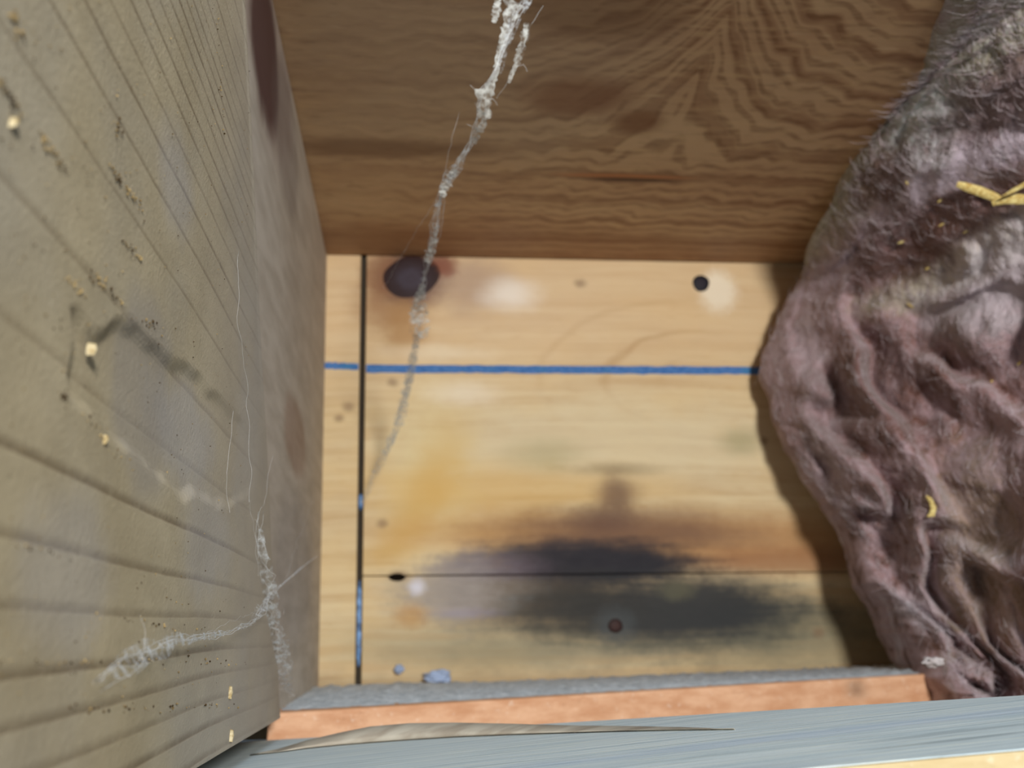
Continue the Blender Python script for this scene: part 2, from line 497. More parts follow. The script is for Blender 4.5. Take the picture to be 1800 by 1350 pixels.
# chalk line, laid over the planks as a thin ragged deposit
mc = Mat('blue_chalk')
n = mc.noise(mc.vec(mc.x * 420, 0.0, mc.z * 900), 1.0, 3, .65); nb = mc.noise(mc.vec(mc.x * 110, 2.0, 0.0), 1.0, 2)
cc = mc.mix(mc.smooth(.3, .6, n), '#33609f', '#557fb8'); cc = mc.mix(mc.smooth(.5, .72, nb) * .7, cc, '#3f7fa8')
cc = mc.mix(mc.smooth(.66, .80, n) * .75, cc, '#b0b4a4')
M_CHALK = mc.done(cc, .9, .1)
def chalk(x0, x1, za, zb, Y, parent, half=7.4):
    n = 60; V = []; F = []
    for i in range(n + 1):
        t = i / n; x = x0 + (x1 - x0) * t; z = za + (zb - za) * t
        h1 = half * PXM * (1 + .30 * mnoise.noise(Vector((x * 900, 0, 0)))); h2 = half * PXM * (1 + .30 * mnoise.noise(Vector((x * 900, 9, 0))))
        V += [(x, Y - .00012, z - h1), (x, Y - .00012, z + h2), (x, Y + .0003, z - h1), (x, Y + .0003, z + h2)]
    for i in range(n):
        a = 4 * i; b = a + 4
        F += [(a, a + 1, b + 1, b), (a + 2, b + 2, b + 3, a + 3), (a, b, b + 2, a + 2), (a + 1, a + 3, b + 3, b + 1)]
    F += [(0, 2, 3, 1), (4 * n, 4 * n + 1, 4 * n + 3, 4 * n + 2)]
    o = mesh_obj('chalk_line', V, F, M_CHALK, parent)
    o['label'] = 'blue snapped chalk line across the pale planks'
    return o
ca = at_y(560, 642); cb = at_y(640, 645); cd = at_y(1400, 652)
chalk(ca.x, gapx(cb.z, -GW * 1.3), ca.z, cb.z, 0, wall, 6.0)
chalk(gapx(cb.z, GW * 1.3), cd.x, at_y(645, 648).z, cd.z, 0, wall)

# knots: low domes set in the planks
def knot(name, px, py, rx, ry, mat, lab, high=.0002, lean=.0):
    c = at_y(px, py); V = []; F = []; rings = 6; seg = 40
    for k in range(rings + 1):
        f = k / rings
        for s in range(seg):
            an = 2 * math.pi * s / seg
            wv = 1 + .10 * mnoise.noise(Vector((math.cos(an) * 1.3 + px, math.sin(an) * 1.3, 0)))
            rr = f * wv
            V.append((c.x + math.cos(an) * rr * rx * PXM + math.sin(an) * rr * rx * PXM * lean, -high * (1 - f ** 3) + .0002 * (f > .95), c.z + math.sin(an) * rr * ry * PXM))
    for k in range(rings):
        for s in range(seg):
            s2 = (s + 1) % seg
            F.append((k * seg + s, k * seg + s2, (k + 1) * seg + s2, (k + 1) * seg + s))
    o = mesh_obj(name, V, F, mat, wall, smooth=True); o['label'] = lab
    return o
def mat_knot(px, py, rx, ry, dark, mid, rim, rot=0):
    m = Mat('knot_wood'); c = at_y(px, py)
    a = (m.x - c.x) / (rx * PXM); b = (m.z - c.z) / (ry * PXM)
    nn = m.noise(m.P, 420, 3, .6) - .5
    d = m.sqrt(a * a + b * b) + nn * .35
    r = m.sin(d * 15) * .5 + .5
    col = m.mix(m.smooth(.1, .8, d), mid, dark)
    col = m.mix(r * .3, col, dark)
    col = m.mix(m.smooth(.80, 1.02, d), col, rim)
    return m.done(col, .6, .25)
M_K1 = mat_knot(722, 490, 58, 48, '#2a1414', '#403844', '#5a2f1c')
M_K2 = mat_knot(1232, 498, 20, 20, '#141019', '#26212c', '#59463a')
M_K3 = mat_knot(1082, 1100, 14, 13, '#2a1512', '#3a1d18', '#3e3c38')
knot('knot', 724, 486, 58, 46, M_K1, 'large dark brown knot under the cobweb', lean=.15)
knot('knot', 1232, 498, 18, 18, M_K2, 'small round black knot', high=.0004)
knot('knot', 1082, 1100, 13, 12, M_K3, 'small reddish knot inside the stain', high=.0003)
# chipped-out hole at the joint end and a pale bead added for the blue reflections in the vertical joint
m_ = Mat('black_hole'); M_HOLE = m_.done(m_.mix(m_.noise(m_.P, 800), '#0d0a08', '#1d1712'), 1.0, 0)
knot('chipped_hole', 698, 1014, 15, 7, M_HOLE, 'small black chip at the plank joint', high=.0002)
m_ = Mat('pale_blue_bead'); nn = m_.noise(m_.vec(m_.x, m_.y, m_.z * 260), 1, 3)
M_BEAD = m_.done(m_.mix(m_.smooth(.35, .7, nn), '#7aa6dc', '#31507a'), .35, .5)
def bead(y0, y1):
    z0 = at_y(636, y1).z; z1 = at_y(636, y0).z
    pts = []
    for i in range(24):
        z = z0 + (z1 - z0) * i / 23
        e = min(1, i / 4, (23 - i) / 4) * .8 + .2
        pts.append((Vector((gapx(z, .0001 * math.sin(i * 1.7)), .0012, z)), .0009 * e * (1 + .25 * mnoise.noise(Vector((i * .7, 0, 0))))))
    o = tubes('glint_bead', pts and [pts], M_BEAD, wall, sides=8)
    o['label'] = 'pale blue bead standing in for reflections in the vertical joint'
bead(1020, 1172); bead(868, 896)

# ------------------------------------------------------------------ left boards
LIFT = .0035
def torn(p):
    return 0.0
# joist A, its far end cut a little askew
A_bf = at_left(492, 1262, LIFT); A_tf = at_left(428, -60, LIFT)
dirA = (A_tf - A_bf)
zt = .285
A_tf = A_bf + dirA * ((zt - A_bf.z) / dirA.z)
A_bn = at_left(340, 1354, LIFT); dn = (A_bn - A_bf).normalized()
A_bn = A_bf + dn * ((-.41 - A_bf.y) / dn.y)
tt = (zt - A_bn.z) / left_up.z
A_tn = A_bn + left_up * tt
# torn patch outline in the face plane (y, z)
poly_px = [(122, 548), (165, 560), (215, 560), (270, 590), (335, 640), (430, 735), (470, 840), (400, 900), (300, 870), (232, 808), (180, 765), (128, 715), (118, 660), (130, 605)]
poly = [(q.y, q.z) for q in (at_left(a, b, LIFT) for a, b in poly_px)]
def inside(y, z):
    c = False; n = len(poly); j = n - 1
    for i in range(n):
        (y1, z1), (y2, z2) = poly[i], poly[j]
        if (z1 > z) != (z2 > z) and y < (y2 - y1) * (z - z1) / (z2 - z1) + y1: c = not c
        j = i
    return c
def edge_d(y, z):
    b = 9
    n = len(poly)
    for i in range(n):
        (y1, z1), (y2, z2) = poly[i], poly[(i + 1) % n]
        dy, dz = y2 - y1, z2 - z1
        t = max(0, min(1, ((y - y1) * dy + (z - z1) * dz) / (dy * dy + dz * dz)))
        b = min(b, math.hypot(y - y1 - dy * t, z - z1 - dz * t))
    return b
yc = sum(p[0] for p in poly) / len(poly); y_fade0 = at_left(330, 700, LIFT).y; y_fade1 = at_left(450, 800, LIFT).y
ymin = min(p[0] for p in poly) - .005; ymax = max(p[0] for p in poly) + .005
zmin = min(p[1] for p in poly) - .005; zmax = max(p[1] for p in poly) + .005
def dispA(p):
    h = .00005 * mnoise.noise(Vector((p.y * 90, 0, p.z * 320))) + .0003 * mnoise.noise(Vector((p.y * 14, 4, p.z * 26)))
    if ymin < p.y < ymax and zmin < p.z < zmax:
        jy = p.y + .0022 * mnoise.noise(Vector((p.y * 130, 1, p.z * 130))); jz = p.z + .0012 * mnoise.noise(Vector((p.y * 130, 7, p.z * 130)))
        if inside(jy, jz):
            e = min(1.0, edge_d(jy, jz) / .0020); e = e * e * (3 - 2 * e)
            fade = max(0.0, min(1.0, (y_fade1 - p.y) / (y_fade1 - y_fade0)))
            h -= .0008 * e * fade
    return h
joist = relief('floor_joist', A_bn, A_bf, A_tf, A_tn, 520, 400, dispA, -left_n * .040, M_JOIST)
tag(joist, 'rough pale spruce joist filling the left side, with torn grain and sawdust', 'joist')
# block B between the joist end and the planks
Bb = LB1 + left_up * (-.004)
def on_block(p, dy):                                   # joist-end point moved onto the block's face
    q = p - left_n * LIFT; q.y += dy; return q
def up_to(p, z): return p + left_up * ((z - p.z) / left_up.z)
ea = on_block(A_bf, .0003); eb = on_block(A_tf, .0003)
ec = ea + (eb - ea) * ((TOPZ - .0004 - ea.z) / (eb.z - ea.z))
ed_ = ea + (ea - eb) * .0
blk = prism('blocking_board', [Bb + Vector((0, -.0002, 0)), ea, ec, up_to(Bb, TOPZ - .0004) + Vector((0, -.0002, 0))],
            -left_n * .036, M_BLOCK, bevel=.0006)
tag(blk, 'dusty grey-brown block between the joist end and the planks, dark knot near its top', 'board')

# ------------------------------------------------------------------ header above
Y_H = -.20
H_x = A_tf.x + .003
head = prism('header_board', [(LB0.x - .04, -.0003, TOPZ), (.32, -.0003, TOPZ), (.32, Y_H, TOPZ), (H_x, Y_H, TOPZ), (H_x, ec.y + .004, TOPZ), (LB0.x - .04, ec.y + .004, TOPZ)], (0, 0, .036), M_HEAD, bevel=.0015)
tag(head, 'brown plain-sawn header board above the pale planks', 'board')

# ------------------------------------------------------------------ the bay's far side and floor, out of view behind the wool
wr = prism('wall_right', [(.275, -.0005, .05), (.275, -.30, .05), (.275, -.30, TOPZ - .0005), (.275, -.0005, TOPZ - .0005)], (.038, 0, 0), M_END)
tag(wr, 'rough timber closing the bay behind the wool', kind='structure')
fl = prism('floor', [(-.2, .02, .05), (.35, .02, .05), (.35, -.30, .05), (-.2, -.30, .05)], (0, 0, -.02), M_END)
tag(fl, 'dark floor under the sill board', kind='structure')
# ------------------------------------------------------------------ sill and front board
def slab(name, tl_back, tr_back, tl_front, tr_front, drop, mat, bevel):
    return prism(name, [tl_back, tr_back, tr_front, tl_front], (0, 0, -drop), mat, bevel=bevel)
s_bl = at_y(520, 1212, -.0008); s_br = at_y(1650, 1168, -.0008)
s_fl = at_d(470, 1254, .66); s_fr = at_d(1650, 1183, .80)
# keep the four corners in one plane: front right from the other three
s_fr = s_br + (s_fl - s_bl) + Vector((.0, .045, .0))
dxs = (s_br - s_bl) / (s_br.x - s_bl.x)
s_bR = s_bl + dxs * (.27 - s_bl.x); 
nrm = (s_br - s_bl).cross(s_fl - s_bl).normalized()
s_fr = at_plane(1640, 1184, s_bl, nrm)
dxf = (s_fr - s_fl) / (s_fr.x - s_fl.x)
s_fR = s_fl + dxf * (.27 - s_fl.x)
sill = slab('sill_board', s_bl, s_bR, s_fl, s_fR, .030, M_SILL, .0008)
tag(sill, 'orange cut sill board below the stained plank, its top grey with dust', 'board')

f_bl = at_d(300, 1368, .455); f_br = at_d(1800, 1222, .40); f_fr = at_d(1800, 1316, .262)
fn = (f_br - f_bl).cross(f_fr - f_bl).normalized()
fl0 = at_plane(300, 1366, f_bl, fn)
f_bmid = at_plane(490, 1300, f_bl, fn)
bd = (f_br - f_bmid); 
F_bl = f_bmid - bd * .30; F_bR = f_bmid + bd * 1.9
ff0 = at_plane(1400, 1352, f_bl, fn); fd = (f_fr - ff0)
F_fl = ff0 - fd * 2.2; F_fR = f_fr + fd * 1.6
front = prism('trim_board', [F_bl, F_bR, F_fR, F_fl], (0, 0, -.016), M_FRONT, bevel=.0002)
tag(front, 'whitish weathered board in front along the bottom edge', 'board')
off = Vector((0, -.0009, -.0002))
dirf = (F_fR - F_fl).normalized()
rawf = prism('raw_edge', [F_fl + off + Vector((0, 0, .0001)), F_fR + off + Vector((0, 0, .0001)), F_fR + off + Vector((0, 0, -.0155)), F_fl + off + Vector((0, 0, -.0155))], (0, .0008, 0), M_RAW, front)
rawf['label'] = 'yellow raw front edge'

# ------------------------------------------------------------------ insulation batt
sil = [  # outline from top to bottom: px, py, depth share, end px, end py, end depth share
    (1790, -190, .44, 2150, -420, .36), (1740, -90, .49, 2150, -240, .36), (1700, 0, .555, 2120, -90, .37), (1682, 58, .585, 2100, 10, .37), (1640, 104, .615, 2100, 90, .37),
    (1572, 168, .665, 2080, 170, .37), (1540, 230, .71, 2080, 240, .37), (1518, 292, .735, 2080, 310, .36), (1484, 340, .78, 2060, 380, .36),
    (1455, 402, .84, 2060, 440, .36), (1428, 456, .90, 2060, 500, .36), (1393, 512, .945, 2060, 560, .36), (1372, 552, .955, 2060, 610, .36),
    (1346, 610, .965, 2060, 680, .36), (1334, 652, .965, 2060, 740, .37), (1352, 705, .955, 2080, 820, .38), (1380, 775, .93, 2080, 920, .39),
    (1420, 835, .92, 2100, 1010, .40), (1470, 892, .90, 2100, 1100, .42), (1502, 935, .885, 2120, 1190, .44), (1526, 985, .87, 2140, 1280, .46),
    (1542, 1022, .855, 2160, 1360, .48), (1592, 1066, .83, 2180, 1430, .50), (1640, 1122, .80, 2200, 1500, .52), (1664, 1166, .785, 2220, 1560, .53),
    (1705, 1215, .75, 2240, 1620, .54), (1780, 1300, .70, 2280, 1700, .55)]
SA = np.array(sil, float)
SA[:, 5] = np.interp(SA[:, 1], [-200, 100, 400, 650, 850, 1050, 1300], [.44, .50, .57, .60, .54, .46, .48])
cum = np.concatenate([[0], np.cumsum(np.hypot(np.diff(SA[:, 0]), np.diff(SA[:, 1])))]); cum /= cum[-1]
NS, NT, NB = 330, 250, 40
def fbm(v, o=4): return mnoise.fractal(v, 1.0, 2.0, o, noise_basis='PERLIN_ORIGINAL')
def saw(x):
    f = x - math.floor(x)
    g = f / .72 if f < .72 else (1 - f) / .28
    return g * g * (3 - 2 * g)
ins_V = []; crest = {}
floor_z = lambda x: 0
for i in range(NS):
    s = i / (NS - 1)
    row = [np.interp(s, cum, SA[:, k]) for k in range(6)]
    jag = 7 * fbm(Vector((s * 46, 0, 2)), 4)
    px0, py0, d0, px1, py1, d1 = row
    px0 += jag
    p0 = at_d(px0, py0, d0)
    # hidden rear: runs back and right from the outline
    rear_y = min(-.004, p0.y + .075)
    for j in range(NB):
        t = 1 - j / NB                                    # 1 = far right rear, 0 = outline
        x = p0.x + (.26 - p0.x) * t ** 1.6
        y = p0.y + (rear_y - p0.y) * min(1, t * 3) ** .6
        z = p0.z + (-.004 + .0) * t
        q = Vector((x, y, z))
        q += Vector((0, 1, 0)) * (-.003 * abs(fbm(Vector((s * 30, t * 9, 5)), 3)))
        ins_V.append(q)
    for j in range(NT):
        t = j / (NT - 1)
        d = d0 + (d1 - d0) * (t ** float(np.interp(py0, [0, 450, 750, 1000, 1250], [.70, .70, .75, .95, 1.0])))
        lowr = min(1.0, max(0.0, (py0 + (py1 - py0) * t - 620) / 620)); d += .03 * lowr * lowr * (3 - 2 * lowr) * min(1, t * 2.5)
        px = px0 + (px1 - px0) * t; py = py0 + (py1 - py0) * t
        q = at_d(px, py, d)
        # folds: overlapping flaps that run along the outline
        low = min(1.0, max(0.0, (py - 380) / 260.0))
        wv = fbm(Vector((s * 5.5, t * 2.2, 11)), 3)
        ph = t * 4.6 + s * 2.6 + wv * 1.7
        flap = saw(ph) * (.35 + .65 * max(0, fbm(Vector((s * 8, t * 5, 3)), 2) + .55))
        env = min(1, t * 9) * (1.0 - .35 * t)
        amp = (.0030 + .0125 * low) * env
        r = q - CAM; rn = r.normalized()
        lump = fbm(q * 17 + Vector((3, 1, 7)), 4)
        fine = fbm(q * 150, 4); fine2 = fbm(Vector((q.x * 420, q.y * 420, q.z * 420)), 3)
        disp = amp * (flap - .5) * 1.2 + 0.0075 * lump * min(1, t * 8) + .0010 * fine * min(1, .3 + t * 8) + .0007 * fine2
        q = q - rn * disp
        # stay under the header and in front of the planks
        q.z = min(q.z, TOPZ - .0015); q.y = min(q.y, -.0025)
        crest[len(ins_V)] = flap
        ins_V.append(q)
NC = NB + NT
F = []
for i in range(NS - 1):
    for j in range(NC):
        j2 = (j + 1) % NC
        F.append((i * NC + j, i * NC + j2, (i + 1) * NC + j2, (i + 1) * NC + j))
F.append(tuple(range(NC - 1, -1, -1))); F.append(tuple((NS - 1) * NC + j for j in range(NC)))

from mathutils.bvhtree import BVHTree
bvh = BVHTree.FromPolygons([tuple(v) for v in ins_V], [f for f in F if len(f) == 4])
def hit(px, py):
    r = ray(px, py).normalized(); h = bvh.ray_cast(CAM, r)
    if h[0] is None: return at_d(px, py, .42), -r
    n_ = h[1]
    if n_.dot(r) > 0: n_ = -n_
    return h[0], n_
def mat_ins():
    m = Mat('pink_glass_wool')
    P = m.P
    big = m.noise(P, 34, 3, .6); mid = m.noise(P, 110, 4, .65, .6)
    fib = m.noise(m.vec(m.x * 500 + m.z * 300, m.y * 700, m.z * 240 - m.x * 160), 1.0, 4, .7, .8)
    fine = m.noise(P, 1100, 3, .7)
    c = m.mix(m.smooth(.32, .68, mid), '#7f5a51', '#ab9196')
    c = m.mix(m.smooth(.46, .74, fib) * .55, c, '#bfaeb6')
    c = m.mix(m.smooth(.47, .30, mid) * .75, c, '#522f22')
    # whitish fluff and yellow-green binder patches
    c = m.mix(m.smooth(.53, .68, big) * .55, c, '#c6bcc4')
    g0 = hit(1650, 150)[0]
    a = (m.x - g0.x) / .016; b = (m.z - g0.z) / .014
    gr = m.smooth(1.5, .3, m.sqrt(a * a + b * b) + (mid - .5) * 1.6)
    c = m.mix(gr * .75, c, m.mix(m.smooth(.4, .65, fib), '#8d8b6e', '#c6cac0'))
    g1 = hit(1745, 440)[0]; a = (m.x - g1.x) / .016; b = (m.z - g1.z) / .007
    gr1 = m.smooth(1.4, .3, m.sqrt(a * a + b * b) + (mid - .5) * 1.8)
    c = m.mix(gr1 * .65, c, '#c9c4ae')
    g2 = hit(1750, 270)[0]; a = (m.x - g2.x) / .012; b = (m.z - g2.z) / .007
    gr2 = m.smooth(1.4, .3, m.sqrt(a * a + b * b) + (mid - .5) * 1.4)
    c = m.mix(gr2 * .6, c, '#b9a9bc')
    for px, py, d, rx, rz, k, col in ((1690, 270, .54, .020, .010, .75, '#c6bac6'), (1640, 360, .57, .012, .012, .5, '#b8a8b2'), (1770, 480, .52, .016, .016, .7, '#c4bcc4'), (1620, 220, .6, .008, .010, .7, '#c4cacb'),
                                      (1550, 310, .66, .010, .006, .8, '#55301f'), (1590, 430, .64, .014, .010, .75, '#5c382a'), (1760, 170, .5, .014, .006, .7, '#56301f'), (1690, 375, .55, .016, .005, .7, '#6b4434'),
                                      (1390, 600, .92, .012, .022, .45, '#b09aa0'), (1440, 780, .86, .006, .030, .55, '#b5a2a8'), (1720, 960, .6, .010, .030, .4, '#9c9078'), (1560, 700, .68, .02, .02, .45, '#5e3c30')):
        q = hit(px, py)[0]; a = (m.x - q.x) / (rx * 1.2); b = (m.z - q.z) / rz; e_ = (m.y - q.y) / (rx * 2.2)
        c = m.mix(m.smooth(1.35, .55, m.sqrt(a * a + b * b + e_ * e_) + (mid - .5) * 2.2 + (fib - .5) * .8) * k, c, col)
    c = m.mix(m.smooth(.60, .76, fine) * .35, c, '#d8ccd2')
    m.bump(fib * .5 + fine * .5, .8, .0012)
    return m.done(c, .95, .1, Sheen_Weight=.25)
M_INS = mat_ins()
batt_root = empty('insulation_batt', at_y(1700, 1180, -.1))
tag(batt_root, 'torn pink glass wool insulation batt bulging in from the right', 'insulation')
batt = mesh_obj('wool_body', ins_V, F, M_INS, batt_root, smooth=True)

# loose fibres standing off the wool
def mat_fibre(name, c1, c2, rough=.6):
    m = Mat(name); n = m.noise(m.P, 240, 3)
    return m.done(m.mix(m.smooth(.35, .65, n), c1, c2), rough, .3)
M_FIB = mat_fibre('glass_wool_fibre', '#bda8ae', '#d8d0d6')
paths = []
for k in range(22000):
    i = random.randrange(2, NS - 3); j = NB + int(random.random() ** 1.6 * (NT - 6)) + 1
    if random.random() > .25 + crest.get(i * NC + j, .3) * .9: continue
    a = ins_V[i * NC + j]; b = ins_V[i * NC + j + 2]; c_ = ins_V[(i + 1) * NC + j]
    e1 = (b - a); e2 = (c_ - a)
    if e1.length < 1e-7 or e2.length < 1e-7: continue
    nrm_ = e1.cross(e2)
    if nrm_.length < 1e-12: continue
    nrm_.normalize()
    if nrm_.dot(CAM - a) < 0: nrm_ = -nrm_
    t1 = e1.normalized(); t2 = nrm_.cross(t1)
    an = random.gauss(1.2, 1.1); L = random.uniform(.0012, .0060)
    d = t1 * math.cos(an) + t2 * math.sin(an)
    cv = t1 * random.gauss(0, .35) + t2 * random.gauss(0, .35)
    lift = random.uniform(.02, .22); r = random.uniform(.000030, .000080)
    pts = []
    for q in range(5):
        f = q / 4
        p = a - nrm_ * .0003 + d * L * f + cv * L * f * f + nrm_ * (lift * L * math.sin(f * math.pi * .8) + .0003)
        if p.z > TOPZ - .0004 or p.y > -.0008: break
        pts.append((p, r * (1 - .6 * f)))
    if len(pts) > 2: paths.append(pts)
fo = tubes('loose_fibres', paths, M_FIB, batt_root, sides=3)
fo['kind'] = 'stuff'; fo['label'] = 'fine pale loose glass fibres'

# ------------------------------------------------------------------ splinters and shavings on the wool
m_ = Mat('straw_wood'); nn = m_.noise(m_.vec(m_.x * 900, m_.y * 900, m_.z * 2400), 1.0, 3, .6)
M_STRAW = m_.done(m_.mix(m_.smooth(.35, .7, nn), '#e6d692', '#b08c3e'), .6, .3)
def splinter(name, pts, w0, w1, th, label, group=None, cat='splinter', lift=.0008, ends=.35):
    """flat ragged sliver through a chain of points"""
    n = len(pts); V = []; F_ = []
    for i, (p, nn_) in enumerate(pts):
        a = pts[max(i - 1, 0)][0]; b = pts[min(i + 1, n - 1)][0]
        t = (b - a).normalized(); sd = t.cross(nn_).normalized(); up_ = sd.cross(t).normalized()
        if up_.dot(CAM - p) < 0: up_ = -up_
        f = i / (n - 1)
        w = (w0 + (w1 - w0) * f) * (ends if i in (0, n - 1) else 1) * (1 + .45 * mnoise.noise(Vector((i * 1.3, w0 * 9e3, 0))))
        base = p + up_ * lift
        V += [base - sd * w, base + up_ * th * .5 - sd * w * .2, base + up_ * th * .35 + sd * w * .5, base + sd * w, base - up_ * th * .5]
    for i in range(n - 1):
        for k in range(5):
            k2 = (k + 1) % 5
            F_.append((i * 5 + k, i * 5 + k2, (i + 1) * 5 + k2, (i + 1) * 5 + k))
    F_.append((4, 3, 2, 1, 0)); F_.append(tuple((n - 1) * 5 + k for k in range(5)))
    o = mesh_obj(name, V, F_, M_STRAW)
    tag(o, label, cat, group)
    return o
def chain(px_pts, depth=None):
    base = [hit(a, b) for a, b in px_pts]
    av = sum(((p - CAM).length for p, _ in base)) / len(base)
    nav = -ray(*px_pts[0]).normalized()
    out = []
    for (a, b), (p, n_) in zip(px_pts, base):
        out.append((p, nav))
    return out
def flat_chain(px_pts, lift=.0):
    """rigid: the points lie on a straight run in depth resting on the wool's proudest spot"""
    ds = [(hit(a, b)[0] - CAM).length for a, b in px_pts]
    d = min(ds) 
    return [(CAM + ray(a, b).normalized() * (d - lift), -ray(a, b).normalized()) for a, b in px_pts]
splinter('wood_splinter', flat_chain([(1682, 324), (1700, 329), (1722, 336), (1745, 345), (1758, 352)]), .0011, .0014, .0012, 'thick straw-yellow splinter lying on the pink wool, its left end blunt', 'straw splinters on the wool', ends=.75)
splinter('wood_splinter', flat_chain([(1744, 358), (1765, 352), (1790, 350), (1830, 351)]), .0009, .0013, .0010, 'lower straw-yellow splinter running out of the frame at right', 'straw splinters on the wool', ends=.7)
splinter('wood_splinter', flat_chain([(1760, 346), (1780, 336), (1805, 322), (1830, 312)]), .0005, .0009, .0009, 'upper straw-yellow splinter slanting up to the right edge', 'straw splinters on the wool')
splinter('wood_shaving', flat_chain([(1628, 872), (1638, 880), (1641, 893), (1638, 905), (1630, 908)]), .0008, .0008, .0009, 'curled pale shaving low on the dark side of the wool', cat='shaving')
flakes = [((1648, 356), (1656, 350), 'upper pale flake just left of the splinters'), ((1650, 398), (1660, 392), 'pale flake below the splinters, left of the whitish fluff'), ((1578, 428), (1590, 424), 'pale flake on the dark hollow of the wool'),
          ((1692, 410), (1702, 406), 'pale flake right under the long splinter'), ((1594, 533), (1606, 541), 'pale crumb in the middle fold of the wool'), ((1592, 318), (1596, 326), 'tiny orange flake above the dark pit in the wool'),
          ((1788, 642), (1796, 634), 'pale flake at the right edge of the wool'), ((1626, 474), (1634, 470), 'tiny white flake right of the dark hollow'), ((1741, 672), (1745, 668), 'tiny orange flake on the lower wool')]
for a, b, l in flakes:
    md = ((a[0] + b[0]) / 2, (a[1] + b[1]) / 2)
    splinter('wood_flake', flat_chain([a, md, b]), .00042, .00036, .0006, l, 'pale flakes on the wool', 'flake', lift=.0003)

# ------------------------------------------------------------------ chips and sawdust on the joist
m_ = Mat('pale_chip'); M_CHIP = m_.done(m_.mix(m_.smooth(.4, .65, m_.noise(m_.P, 1400, 3)), '#b8aa88', '#98845a'), .6, .3)
def chip(px, py, rl, rs, ang, label):
    c = at_left(px, py, LIFT + .0006); V = []; F_ = []
    ca_, sa_ = math.cos(ang), math.sin(ang)
    seg = 10
    for k in (0, 1):
        for s in range(seg):
            an = 2 * math.pi * s / seg
            wv = 1 + .25 * mnoise.noise(Vector((an * 1.1, px * .1, k)))
            a = math.cos(an) * rl * wv; b = math.sin(an) * rs * wv
            V.append(c + Vector((0, a * ca_ - b * sa_, a * sa_ + b * ca_)) * (.8 if k else 1) + left_n * (-.0002 if k else -.0009))
    V.append(c + left_n * -.00005)
    for s in range(seg):
        s2 = (s + 1) % seg
        F_ += [(s, s2, seg + s2, seg + s), (seg + s, seg + s2, 2 * seg)]
    F_.append(tuple(range(seg - 1, -1, -1)))
    o = mesh_obj('wood_chip', V, F_, M_CHIP, smooth=False)
    tag(o, label, 'chip', 'pale chips on the joist')
chip(172, 614, .0006, .00022, 1.4, 'white oval chip in the torn patch of the joist')
chip(192, 773, .0006, .00020, 1.3, 'pale chip at the lower lip of the torn patch')
chip(410, 1217, .0011, .00045, 1.3, 'pale chip near the bottom right of the joist')
chip(412, 1293, .0011, .00045, 1.2, 'tan chip on the lower edge of the joist')
chip(35, 215, .0006, .0002, 1.1, 'flat pale chip on the joist near the left edge of the frame')
m_ = Mat('sawdust'); nn = m_.noise(m_.P, 260, 2)
M_SAW = m_.done(m_.mix(m_.smooth(.40, .60, nn), '#3a2c1a', '#94805a'), .9, .1)
crumbV = []; crumbF = []
def crumb(c, r):
    b = len(crumbV)
    for v in ((1, 0, 0), (-1, 0, 0), (0, 1, 0), (0, -1, 0), (0, 0, 1), (0, 0, -1)):
        crumbV.append(c + Vector(v) * r * random.uniform(.5, 1.3))
    for f in ((0, 2, 4), (2, 1, 4), (1, 3, 4), (3, 0, 4), (2, 0, 5), (1, 2, 5), (3, 1, 5), (0, 3, 5)): crumbF.append(tuple(b + q for q in f))
runs = [((20, 20), (40, 75), 26), ((0, 140), (42, 205), 30), ((70, 235), (120, 305), 34), ((203, 212), (214, 240), 12), ((190, 285), (250, 370), 40), ((215, 420), (250, 460), 22),
        ((118, 490), (150, 520), 18), ((160, 480), (215, 535), 26), ((250, 560), (280, 580), 16), ((108, 690), (120, 715), 14), ((150, 735), (185, 775), 20), ((200, 795), (240, 825), 16),
        ((0, 1165), (430, 1165), 50), ((100, 1245), (420, 1240), 40), ((20, 955), (150, 985), 20), ((150, 1080), (360, 1110), 24), ((380, 20), (395, 240), 18)]
for a, b, n in runs:
    for k in range(n):
        t = random.random()
        px = a[0] + (b[0] - a[0]) * t + random.gauss(0, 4); py = a[1] + (b[1] - a[1]) * t + random.gauss(0, 4)
        crumb(at_left(px, py, LIFT + .0001), random.uniform(.00006, .00020))
for k in range(420):
    px = random.uniform(0, 440); py = random.uniform(0, 1230)
    crumb(at_left(px, py, LIFT + .0001), random.uniform(.00004, .00013))
saw_o = mesh_obj('sawdust_crumbs', crumbV, crumbF, M_SAW)
tag(saw_o, 'brown and tan sawdust crumbs stuck along the grain of the joist', 'sawdust', kind='stuff')

# ------------------------------------------------------------------ grey dust on the sill
m_ = Mat('grey_dust'); n1 = m_.noise(m_.P, 260, 4, .7); n2 = m_.noise(m_.P, 900, 3, .7)
M_DUST = m_.done(m_.mix(m_.smooth(.35, .7, n1 * .6 + n2 * .4), '#aab3b9', '#dde4e9'), .95, .05)
NU, NV = 220, 26; V = []; F_ = []
for j in range(NV + 1):
    b = j / NV
    for i in range(NU + 1):
        a = i / NU
        bk = s_bl + (s_br - s_bl) * (a * 1.12 - .0); fr = s_fl + (s_fr - s_fl) * (a * 1.12 - .0)
        p = bk + (fr - bk) * (.01 + .97 * b)
        e = min(1, min(b, 1 - b) * 7, min(a, 1 - a) * 30)
        left_pile = math.exp(-((a - .10) / .10) ** 2)
        h = .0004 + (.0007 + .0020 * left_pile * (1 - b)) * (.45 + .55 * mnoise.noise(p * 240)) + .0007 * fbm(p * 600, 3)
        V.append(p + Vector((0, 0, max(.0001, h) * e - .0003 * (1 - e))))
w = NU + 1
for j in range(NV):
    for i in range(NU): F_.append((j * w + i, j * w + i + 1, (j + 1) * w + i + 1, (j + 1) * w + i))
dust = mesh_obj('dust_layer', V, F_, M_DUST, smooth=True)
tag(dust, 'grey blue dust lying on top of the sill board', 'dust', kind='stuff')
